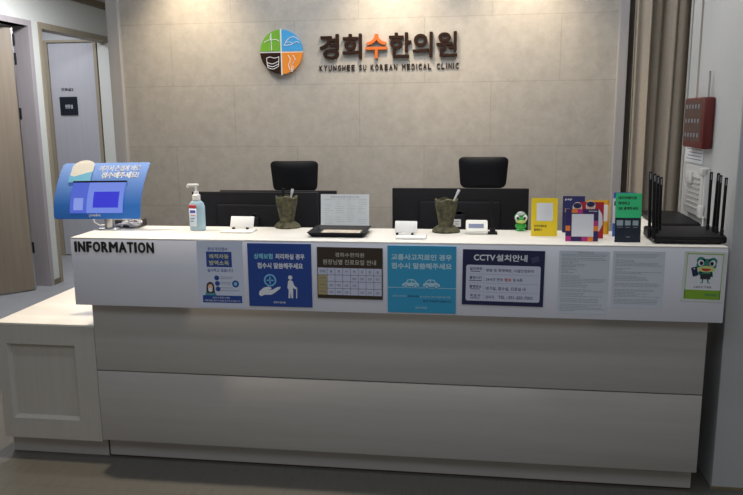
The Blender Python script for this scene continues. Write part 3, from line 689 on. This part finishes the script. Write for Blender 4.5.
pen((A1[0]+.010, A1[1], T+.09), (A1[0]+.030, A1[1]+.004, T+.178), WHITEP, 'white marker in the left pen pot', mat('white_marker_cap', (.70, .72, .78), .4))
pen((A1[0]-.010, A1[1]-.004, T+.09), (A1[0]-.012, A1[1]-.004, T+.182), BLACK, 'black pen in the left pen pot', BLACK)
a = top(445.5, 233); A2 = (a.x, a.y+.02, T); pen_pot(A2, 'brown green pen pot in front of the right monitor', 0)
pen((A2[0]+.012, A2[1], T+.09), (A2[0]+.056, A2[1]+.004, T+.186), WHITEP, 'white marker leaning in the right pen pot', MATS['white_marker_cap'])

# tray and standing sheet
a = top(335, 233.5)
tr = thing('document_tray', 'shallow black tray holding wood coloured paper on the counter', 'tray', (a.x+.026, a.y-.01, T))
bm = bmesh.new()
def rr4(w, d, z): return [bm.verts.new((x, y, z)) for x, y in ((-w, -d), (w, -d), (w, d), (-w, d))]
wO, dO = .125, .105
R_ = [rr4(wO-.018, dO-.018, 0), rr4(wO, dO, .022), rr4(wO-.004, dO-.004, .022), rr4(wO-.020, dO-.020, .004)]
bm.faces.new(R_[0])
for A, B in zip(R_, R_[1:]):
    for k in range(4): bm.faces.new((A[k], A[(k+1) % 4], B[(k+1) % 4], B[k]))
bm.faces.new(R_[3]); mesh_obj('tray_body', bm, BLACK, tr)
o = box('paper_stack', (-.085, -.06, .0045), (.085, .06, .009), mat('patterned_tan_paper', (.46, .40, .32), .7, var=.35, vscale=(40, 40, 40)))
o.location = (a.x+.028, a.y-.01, T); tag(o, 'tan patterned paper lying in the black tray', 'paper')
q = [front(320, 194.3, a.y+.14), front(369.5, 194.6, a.y+.14), front(368.3, 228, a.y+.12), front(318.5, 228, a.y+.12)]
ww = ((q[1]-q[0]).length+(q[2]-q[3]).length)/2
st = Board('timetable_sheet', ww*.97, .156, .002, mat('bright_paper', (.66, .70, .74), .7), 'white printed timetable sheet standing upright behind the black tray', 'paper', ((q[0].x+q[1].x)/2+.001, a.y+.125, T+.001), (-.10, 0, 0))
random.seed(5)
st.text('heading', GREYINK, [('경희수한의원 진료시간표', .20, .05, .80, .11, 0)], 1)
st.rects('text_lines', mat('faint_ink', (.30, .33, .36), .8), [(.06+c_*.235+random.uniform(0, .03), .16+r*.062, .06+c_*.235+random.uniform(.09, .20), .166+r*.062) for r in range(13) for c_ in range(4) if random.random() < .85]+[(.04, .14, .96, .144)], 1)
box('prop_foot', (-ww/2+.01, .002, 0), (ww/2-.01, .05, .003), mat('clear_acrylic', (.8, .82, .84), .1, trans=.8), st.o)

# small card by the right pot, lcd call unit, black stub antenna
a = top(457, 228)
cbd = Board('small_card', .034, .034, .002, WHITEP, 'small white card with grey lines beside the right pen pot', 'card', (a.x, a.y+.01, T+.004), (-.15, 0, 0))
cbd.rects('text_lines', GREYINK, [(.1, .25, .8, .33), (.1, .5, .7, .56), (.1, .7, .75, .76)], 1)
a = top(476.5, 234)
lc_ = thing('call_unit', 'small white desk unit with a blue grey display', 'display unit', (a.x, a.y+.005, T))
bm = bmesh.new(); t_ = bmesh.new()
sec = [(-.020, 0), (-.024, .014), (.008, .056), (.030, .056), (.034, .0)]
for x in (-.046, .046): [t_.verts.new((x, y, z)) for y, z in sec]
t_.verts.ensure_lookup_table(); n = len(sec)
t_.faces.new(t_.verts[:n]); t_.faces.new(t_.verts[n:][::-1])
for k in range(n): t_.faces.new((t_.verts[k], t_.verts[(k+1) % n], t_.verts[n+(k+1) % n], t_.verts[n+k]))
bmesh.ops.bevel(t_, geom=t_.edges[:], offset=.003, segments=2, affect='EDGES'); join(bm, t_); mesh_obj('casing', bm, mat('warm_white_plastic', (.80, .79, .74), .4), lc_, True)
M = Matrix.Translation((-.002, -.008, .0353)) @ Matrix.Rotation(math.radians(-37), 4, 'X')
bm = bmesh.new(); add_box(bm, (-.032, -.001, -.010), (.032, .002, .010), 0, M); mesh_obj('display', bm, mat('lcd_glass', (.16, .19, .30), .2), lc_)
a = top(492.5, 234)
an = thing('stub_antenna', 'short black rod on a square foot right of the white display unit', 'antenna', (a.x, a.y, T))
bm = bmesh.new(); add_box(bm, (-.020, -.018, 0), (.020, .018, .010), .002); add_box(bm, (-.012, -.012, .009), (.012, .012, .026), .003); mesh_obj('foot', bm, BLACK, an, True)
bm = bmesh.new(); add_tube(bm, [(0, 0, .024), (-.003, 0, .08), (-.005, 0, .142)], .0075, 10, .0035); mesh_obj('rod', bm, BLACK, an, True)

# frog figurine
a = top(520.7, 231)
fg = thing('frog_figurine', 'tiny bright green frog toy with a grey cap on the counter', 'figurine', (a.x, a.y+.01, T))
FG = mat('glossy_frog_green', (.05, .48, .08), .3)
bm = bmesh.new(); add_sphere(bm, (0, 0, .018), (.017, .014, .018)); add_sphere(bm, (-.010, -.008, .006), (.010, .012, .006)); add_sphere(bm, (.010, -.008, .006), (.010, .012, .006)); add_sphere(bm, (-.018, -.003, .022), (.006, .006, .010)); add_sphere(bm, (.018, -.003, .022), (.006, .006, .010)); mesh_obj('body', bm, FG, fg, True)
bm = bmesh.new(); add_sphere(bm, (0, -.001, .052), (.026, .020, .020)); add_sphere(bm, (-.017, -.004, .062), (.011, .011, .012)); add_sphere(bm, (.017, -.004, .062), (.011, .011, .012)); mesh_obj('head', bm, FG, fg, True)
bm = bmesh.new(); add_sphere(bm, (0, -.008, .042), (.023, .0165, .009)); mesh_obj('mouth', bm, mat('pale_lime_plastic', (.55, .68, .18), .35), fg, True)
for s_ in (-1, 1):
    bm = bmesh.new(); add_sphere(bm, (s_*.0165, -.013, .058), (.011, .0085, .0125)); e_ = mesh_obj('eye', bm, WHITEP, fg, True)
    bm = bmesh.new(); add_sphere(bm, (s_*.0145, -.0205, .057), (.005, .0028, .007)); mesh_obj('pupil', bm, INK, e_, True)
bm = bmesh.new(); add_lathe(bm, [(0, .068), (.020, .068), (.021, .072), (.016, .080), (.008, .084), (0, .085)], 20); mesh_obj('cap', bm, mat('grey_cap', (.30, .36, .33), .5), fg, True)

# standing signs
def stand(name, pbl, pbr, vtop, m, label, lean=.12, t=.003, cat='sign', outline=None, foot=True, wscale=1, up=0):
    a = top(*pbl); b_ = top(*pbr); y = (a.y+b_.y)/2; zt = front((pbl[0]+pbr[0])/2, vtop, y+.02).z
    w_ = (b_.x-a.x)*wscale; rz = 0; h = (zt-T)/math.cos(lean)
    s = Board(name, w_, h, t, m, label, cat, ((a.x+b_.x)/2, y, T+.0005), (-lean, 0, rz), outline=outline)
    if foot:
        bm = bmesh.new(); M = Matrix.Rotation(lean, 4, 'X'); add_box(bm, (-w_*.3, .003, 0), (w_*.3, min(.06, .02+h*math.sin(lean)+.02), .002), 0, M)
        add_poly(bm, [(-.002, .001), (.002, .001), (.002, h*.5), (-.002, h*.5)], t-.0005, t+.006)
        mesh_obj('easel_foot', bm, MATS['clear_acrylic'], s.o)
    return s
s = stand('yellow_payment_sign', (530.8, 236), (557, 236.4), 198, YELLOW, 'yellow upright sign with a blank white square beside the frog toy', .10)
s.rects('code_field', WHITEINK, [(.20, .13, .82, .60)], 1)
s.text('lettering', INK, [('카카오페이로', .11, .70, .60, .77, .035), ('결제하기', .11, .80, .42, .87, .035)], 1)
s = stand('navy_sign', (562, 232.5), (584, 232.8), 196, mat('deep_blue_board', (.022, .03, .13), .4), 'navy upright sign standing behind the patterned sign', .08)
s.text('lettering', WHITEINK, [('pay', .10, .07, .42, .13, .02)], 1)
s.rects('code_field', mat('tan_field', (.35, .28, .20), .6), [(.10, .34, .32, .44)], 1)
s = stand('white_yellow_sign', (585, 234), (608.5, 234.4), 200, WHITEINK, 'white and yellow upright sign standing behind the red sign', .08)
s.rects('yellow_block', mat('amber_print', (.80, .42, .02), .45), [(0, 0, 1, .13), (0, .62, 1, 1), (.93, 0, 1, 1)], 1)
s = stand('doctor_sign', (577, 238.2), (603, 238.6), 202, RED, 'red upright sign with two printed doctors in white coats', .10)
Wt = mat('coat_print', (.74, .75, .78), .5)
def uvs(pts): return pts
s.polys('doctor_print', Wt, [[(.02, .95), (.0, .45), (.12, .28), (.40, .26), (.52, .36), (.62, .24), (.82, .20), (.94, .34), (.97, .6), (.86, .78), (.60, .95)], ell(-.02, .155, .185, .15, 18), ell(.49, .115, .185, .15, 18)], 1)
s.polys('doctor_print', SKIN, [ell(-.02, .20, .15, .12, 18), ell(.49, .16, .15, .12, 18)], 2)
s.polys('doctor_print', NAVY, [ell(-.02, .10, .155, .075, 18), ell(.49, .06, .155, .075, 18), [(.42, .27), (.56, .27), (.60, .40), (.42, .42)]], 3)
s = stand('patterned_sign', (565, 240.8), (598.2, 242), 209, mat('violet_board', (.035, .018, .11), .4), 'purple orange and pink checked sign with a blank white square', .12)
g = .1667
s.rects('orange_squares', ORANGE, [(.18, 0, .36, .12), (.0, .52, .14, .68), (.85, .52, 1, .68), (.68, .86, .85, 1)], 1)
s.rects('pink_squares', MAGENTA, [(.36, 0, .52, .14), (.85, .36, 1, .52), (.0, .84, .17, 1), (.50, .86, .68, 1)], 1)
s.rects('code_field', WHITEINK, [(.185, .155, .855, .855)], 2)
s.text('lettering', WHITEINK, [('zeropay', .70, .05, .97, .095, .02)], 2)
s = stand('blue_white_sign', (612, 236.5), (634, 236.8), 192.5, WHITEINK, 'blue and white upright sign mostly behind the green topped sign', .08)
s.rects('blue_block', mat('medium_blue_print', (.04, .15, .50), .45), [(0, 0, 1, .13), (0, .70, 1, 1)], 1)
s.rects('navy_strip', NAVY, [(.05, .20, .9, .30)], 1)
s = stand('green_topped_sign', (614.2, 242.0), (640.6, 242.8), 193.3, mat('black_navy_board', (.008, .016, .032), .4), 'upright sign with a green upper half and blank squares on black', .10)
s.rects('green_half', GREEN, [(0, 0, 1, .50)], 1)
s.text('lettering', INK, [('네이버페이로', .10, .06, .82, .13, .04), ('예약하고', .10, .17, .55, .24, .04), ('QR 결제하세요', .10, .275, .88, .345, .04)], 2)
s.rects('code_field', mat('dim_white_field', (.30, .38, .42), .5), [(.06, .55, .31, .66), (.38, .555, .60, .655), (.68, .555, .90, .655)], 1)
s.rects('caption', GREYINK, [(.08, .685, .30, .70), (.40, .685, .58, .70), (.70, .685, .88, .70), (.44, .88, .58, .90)], 1)

# routers
def router(loc, w, d, h, label, left, right, ah):
    t = thing('router', label, 'router', loc, 0, 'black routers at the right end of the counter')
    bm = bmesh.new(); t_ = bmesh.new()
    sec = [(-d/2, .004), (-d/2-.004, h*.62), (-d/2+.012, h*.80), (d/2, h), (d/2, .004)]
    for x in (-w/2, w/2): [t_.verts.new((x, y, z)) for y, z in sec]
    t_.verts.ensure_lookup_table(); n = 5
    t_.faces.new(t_.verts[:n]); t_.faces.new(t_.verts[n:][::-1])
    for k in range(n): t_.faces.new((t_.verts[k], t_.verts[(k+1) % n], t_.verts[n+(k+1) % n], t_.verts[n+k]))
    bmesh.ops.bevel(t_, geom=t_.edges[:], offset=.004, segments=2, affect='EDGES'); join(bm, t_); mesh_obj('body', bm, BLACK, t, True)
    for x in (-w*.42, w*.42):
        for y in (-d*.38, d*.38):
            bm = bmesh.new(); add_lathe(bm, [(.007, 0), (.008, .006)], 10, M=Matrix.Translation((x, y, 0))); mesh_obj('foot', bm, BLACKM, t)
    bm = bmesh.new(); add_box(bm, (-w*.2, -d/2-.0052, h*.3), (w*.2, -d/2-.001, h*.36)); mesh_obj('light_strip', bm, mat('dark_strip', (.03, .03, .032), .4), t)
    for x, y, tilt, aa in left+right:
        M = Matrix.Translation((x, y, h*.45)) @ Matrix.Rotation(tilt, 4, 'Y')
        bm = bmesh.new(); add_lathe(bm, [(.006, 0), (.0075, .01), (.0075, .035), (.006, .04)], 10, M=M)
        add_box(bm, (-.0056, -.0042, .04), (.0056, .0042, aa), .002, M)
        A_ = mesh_obj('antenna', bm, BLACK, t, True)
        bm = bmesh.new(); add_box(bm, (-.0022, -.0043, aa-.030), (.0022, .0043, aa-.006), .0005, M); mesh_obj('antenna_tip', bm, GREYP, A_)
    return t
fl = top(650.2, 243.7); frr = top(727, 245.4)
W_ = frr.x-fl.x; cx = (frr.x+fl.x)/2; D_ = .19; cy = (fl.y+frr.y)/2+D_/2+.004
W_ -= .012; cx += .008
def ant(u0, v0, u1, v1, c0):
    b0 = ray(u0, v0, 2, T+.04); b1 = ray(u1, v1, 1, b0.y)
    return (b0.x-c0[0], b0.y-c0[1], math.atan2(b1.x-b0.x, b1.z-b0.z), (b1-b0).length+.018)
LA = [ant(*q, (cx, cy)) for q in ((649.5, 233, 650.8, 171), (653.5, 233.5, 655, 173), (656.5, 232, 658.3, 175), (659.5, 230, 661.5, 176.5))]
RA = [ant(*q, (cx, cy)) for q in ((707.5, 229.5, 711.6, 171.5), (713, 231, 718.6, 172.5), (716.5, 232, 721, 174.5), (721.5, 234, 726.5, 177))]
router((cx, cy, T), W_, D_, .044, 'large black router with tall antennas at the front right counter end', LA, RA, .25)
b0 = ray(661, 222.5, 2, T+.028); b1 = ray(697, 222.8, 2, T+.028); b2 = ray(668, 210.5, 2, T+.034)
print('back router', b0, b1, b2)
router(((b0.x+2.70)/2, (b0.y+b2.y)/2, T), 2.70-b0.x, max(.12, b2.y-b0.y), .034, 'low black router on the ledge behind the large router', [], [], .0)

# wall mounted things on the right wall (x = 2.72)
def onw(u, v): p_ = ray(u, v, 0, 2.72); return p_.y, p_.z
th = .045
y1_ = ray(685.5, 96, 0, 2.72-th).y; y0_ = ray(705, 100, 0, 2.72-th).y
zt_ = (ray(685.5, 96, 0, 2.72-th).z+ray(705, 99.6, 0, 2.72-th).z)/2; zb_ = -.024+(ray(705, 148, 0, 2.72-th).z+ray(685, 138, 0, 2.72-th).z)/2
cbx = thing('call_box', 'dark red wall call panel with three rows of small buttons', 'call panel', (2.72, (y0_+y1_)/2, zb_))
hw = (y1_-y0_)/2; hh = zt_-zb_
DR = mat('dark_red_casing', (.11, .009, .009), .4); DR2 = mat('brown_red_face', (.075, .035, .028), .5)
bm = bmesh.new(); add_box(bm, (-th, -hw, 0), (-.0005, hw, hh), .008); mesh_obj('casing', bm, DR, cbx, True)
bm = bmesh.new(); add_box(bm, (-th-.001, -hw+.03, .03), (-th+.001, hw-.01, hh-.012)); mesh_obj('face', bm, DR2, cbx)
for r in range(3):
    for c_ in range(5):
        bm = bmesh.new(); yy = hw-.045-c_*(2*hw-.115)/4; zz = hh-.038-r*.062; add_box(bm, (-th-.003, yy-.009, zz-.010), (-th, yy+.009, zz+.008), .002); mesh_obj('button', bm, mat('dim_grey_button', (.22, .24, .28), .4), cbx)
ay = ray(709.3, 85, 0, 2.705).y-(y0_+y1_)/2
bm = bmesh.new(); add_tube(bm, [(-.015, ay, hh-.004), (-.015, ay, hh+.11)], .0045, 8); mesh_obj('aerial', bm, GREYP, cbx, True)
bm = bmesh.new()
o = box('wall_cable', (2.712, y1_-.03, zt_-.01), (2.7195, y1_-.02, 2.74), mat('cable_cover', (.48, .45, .40), .5)); tag(o, 'thin cable cover running up the wall above the red call panel', 'cable')
ya, za = onw(687.5, 140); yb_, zb3 = onw(702, 165)
ny0 = ray(703, 165, 0, 2.72).y; ny1 = ray(687, 140, 0, 2.72).y
nb = box('wall_notice', (2.717, ny0, 1.325), (2.7196, ny1, 1.43), PAPER); tag(nb, 'white notice with grey lines on the wall under the red panel', 'notice')
bm = bmesh.new()
for k in range(5): add_box(bm, (2.7165, ny0+.02, 1.34+k*.015), (2.7172, ny1-.02-.02*(k % 3), 1.344+k*.015))
mesh_obj('text_lines', bm, GREYINK, nb)
iy0 = ray(705, 190, 0, 2.70).y; iy1 = ray(685, 190, 0, 2.70).y; iz0, iz1 = 1.10, 1.318
print('wall unit', iy0, iy1, ny0, ny1, y0_, y1_, zt_, zb_)
WPW = mat('offwhite_wall_plastic', (.56, .56, .55), .45)
it = thing('wall_handset', 'white ribbed wall unit with an upright bar above the routers', 'wall unit', (2.72, (iy0+iy1)/2, iz0))
hw = (iy1-iy0)/2
bm = bmesh.new(); add_box(bm, (-.025, -hw, 0), (-.0005, hw, iz1-iz0), .006); mesh_obj('casing', bm, WPW, it, True)
bm = bmesh.new()
for k in range(7): add_box(bm, (-.030, -hw+.06, .03+k*.022), (-.024, hw-.05, .037+k*.022), .001)
mesh_obj('ribs', bm, mat('grey_ribs', (.36, .36, .36), .5), it)
bm = bmesh.new(); add_box(bm, (-.036, hw-.13, .135), (-.024, hw-.04, .19), .005); mesh_obj('cover', bm, WPW, it, True)
bm = bmesh.new(); add_box(bm, (-.034, -hw+.0, .0), (-.012, -hw+.05, .055), .004); add_box(bm, (-.030, -hw+.01, .05), (-.014, -hw+.036, .205), .004); add_box(bm, (-.038, -hw+.0, .185), (-.012, -hw+.045, .215), .004); mesh_obj('handset', bm, WPW, it, True)
bm = bmesh.new(); add_tube(bm, [(-.02, -hw, .01), (-.018, -hw+.005, -.03), (-.02, -hw-.003, -.05)], .003, 6); mesh_obj('cord', bm, WHITEP, it, True)

# ------------------------------------------------------------------ staff side: monitors and chairs
DZ = .74
def monitor(pl, pr, vt, y, label, h=.345, rz=0):
    a = front(pl, vt, y); b_ = front(pr, vt, y); w_ = b_.x-a.x; zt = (a.z+front(pr, vt, y).z)/2
    t = thing('monitor', label, 'monitor', ((a.x+b_.x)/2, y+.02, DZ), rz, 'monitors on the staff desk')
    z1 = zt-DZ
    bm = bmesh.new(); add_box(bm, (-w_/2, -.012, z1-h), (w_/2, .012, z1), .003); add_box(bm, (-w_*.30, -.028, z1-h+.06), (w_*.30, -.010, z1-.06), .01); mesh_obj('casing', bm, BLACK, t, True)
    bm = bmesh.new(); add_box(bm, (-w_/2+.008, .0115, z1-h+.012), (w_/2-.008, .0128, z1-.008)); mesh_obj('screen', bm, BLACKG, t)
    bm = bmesh.new(); add_box(bm, (-.03, -.05, .006), (.03, -.026, z1-.12), .004); mesh_obj('stand_neck', bm, BLACK, t, True)
    bm = bmesh.new(); add_box(bm, (-.11, -.07, 0), (.11, .05, .010), .004); mesh_obj('stand_base', bm, BLACK, t, True)
    bm = bmesh.new(); add_lathe(bm, [(.018, 0), (.018, .0012), (.015, .0012), (.015, 0)], 20, M=Matrix.Translation((0, -.0285, z1-.12)) @ Matrix.Rotation(PI/2, 4, 'X')); mesh_obj('round_mark', bm, mat('faint_grey_mark', (.035, .035, .037), .4), t)
    return t
monitor(191, 317, 192.3, .56, 'black monitor seen from behind, nearest the sanitizer bottle')
monitor(219, 336, 190.8, .76, 'black monitor seen from behind, half hidden by the timetable sheet')
monitor(392, 529.3, 188.6, .56, 'wide black monitor seen from behind, left of the yellow sign', .36)

def chair(u0, u1, v0, v1, y, label, rz=0):
    a = front(u0, v0, y); b_ = front(u1, v1, y); cx = (a.x+b_.x)/2; w_ = b_.x-a.x; zt = a.z; zb = b_.z
    t = thing('office_chair', label, 'office chair', (cx, y, 0), rz, 'office chairs behind the counter')
    # headrest, gently curved pad
    bm = bmesh.new(); t_ = bmesh.new(); nx, nz = 12, 8
    def P(i, j, s):
        x = (i/nx-.5); z = j/nz; tap = 1-.10*(1-z)
        e = 1-max(0, abs(x)*2-.86)/.14*.0
        return Vector((x*w_*tap, s*.028*(1-(abs(2*x))**4*.8)*(1-(abs(2*z-1))**4*.8)-.05*(abs(2*x))**2*.4+.02*z, zb+(zt-zb)*z))
    F_ = [[t_.verts.new(P(i, j, -1)) for i in range(nx+1)] for j in range(nz+1)]; B_ = [[t_.verts.new(P(i, j, 1)) for i in range(nx+1)] for j in range(nz+1)]
    for (i, j) in ((0, 0), (nx, 0), (0, nz), (nx, nz)):
        for G in (F_, B_):
            G[j][i].co.x *= .95; G[j][i].co.z += (.012 if j == 0 else -.012)
    for j in range(nz):
        for i in range(nx):
            t_.faces.new((F_[j][i], F_[j][i+1], F_[j+1][i+1], F_[j+1][i])); t_.faces.new((B_[j][i], B_[j+1][i], B_[j+1][i+1], B_[j][i+1]))
        t_.faces.new((F_[j][0], F_[j+1][0], B_[j+1][0], B_[j][0])); t_.faces.new((F_[j][nx], B_[j][nx], B_[j+1][nx], F_[j+1][nx]))
    for i in range(nx):
        t_.faces.new((F_[0][i], B_[0][i], B_[0][i+1], F_[0][i+1])); t_.faces.new((F_[nz][i], F_[nz][i+1], B_[nz][i+1], B_[nz][i]))
    join(bm, t_); o = mesh_obj('headrest', bm, BLACKM, t, True)
    ss = o.modifiers.new('s', 'SUBSURF'); ss.levels = 1; ss.render_levels = 2
    bm = bmesh.new(); add_box(bm, (-.03, -.040, zb-.10), (.03, -.024, zb+.05), .006); mesh_obj('headrest_bracket', bm, BLACK, t, True)
    bm = bmesh.new(); add_box(bm, (-.23, -.02, .56), (.23, .025, zb-.06), .02); mesh_obj('backrest', bm, BLACKM, t, True)
    bm = bmesh.new(); add_box(bm, (-.25, .00, .44), (.25, .48, .52), .03); mesh_obj('seat', bm, BLACKM, t, True)
    bm = bmesh.new(); add_tube(bm, [(0, .24, .08), (0, .24, .45)], .025, 12); mesh_obj('column', bm, CHROME, t, True)
    for s_ in (-1, 1):
        bm = bmesh.new(); add_box(bm, (s_*.27-.02, .08, .66), (s_*.27+.02, .32, .69), .008); add_box(bm, (s_*.262-.012, .18, .46), (s_*.262+.012, .22, .67), .004); mesh_obj('armrest', bm, BLACK, t, True)
    for k in range(5):
        an_ = 2*PI*k/5+.3; d = Vector((math.cos(an_), math.sin(an_), 0))
        bm = bmesh.new(); add_tube(bm, [Vector((0, .24, .10)), Vector((0, .24, .075))+d*.26], .02, 8, .014); L_ = mesh_obj('leg', bm, BLACK, t, True)
        bm = bmesh.new(); add_sphere(bm, Vector((0, .24, .028))+d*.26, (.028, .028, .028), u=12, v=8); mesh_obj('caster', bm, BLACK, L_, True)
chair(270, 319, 160.5, 192, 1.2, 'black office chair whose headrest rises above the left monitors', PI+.08)
chair(458, 508.5, 156.5, 188.5, 1.2, 'black office chair whose headrest rises above the right monitor', PI)
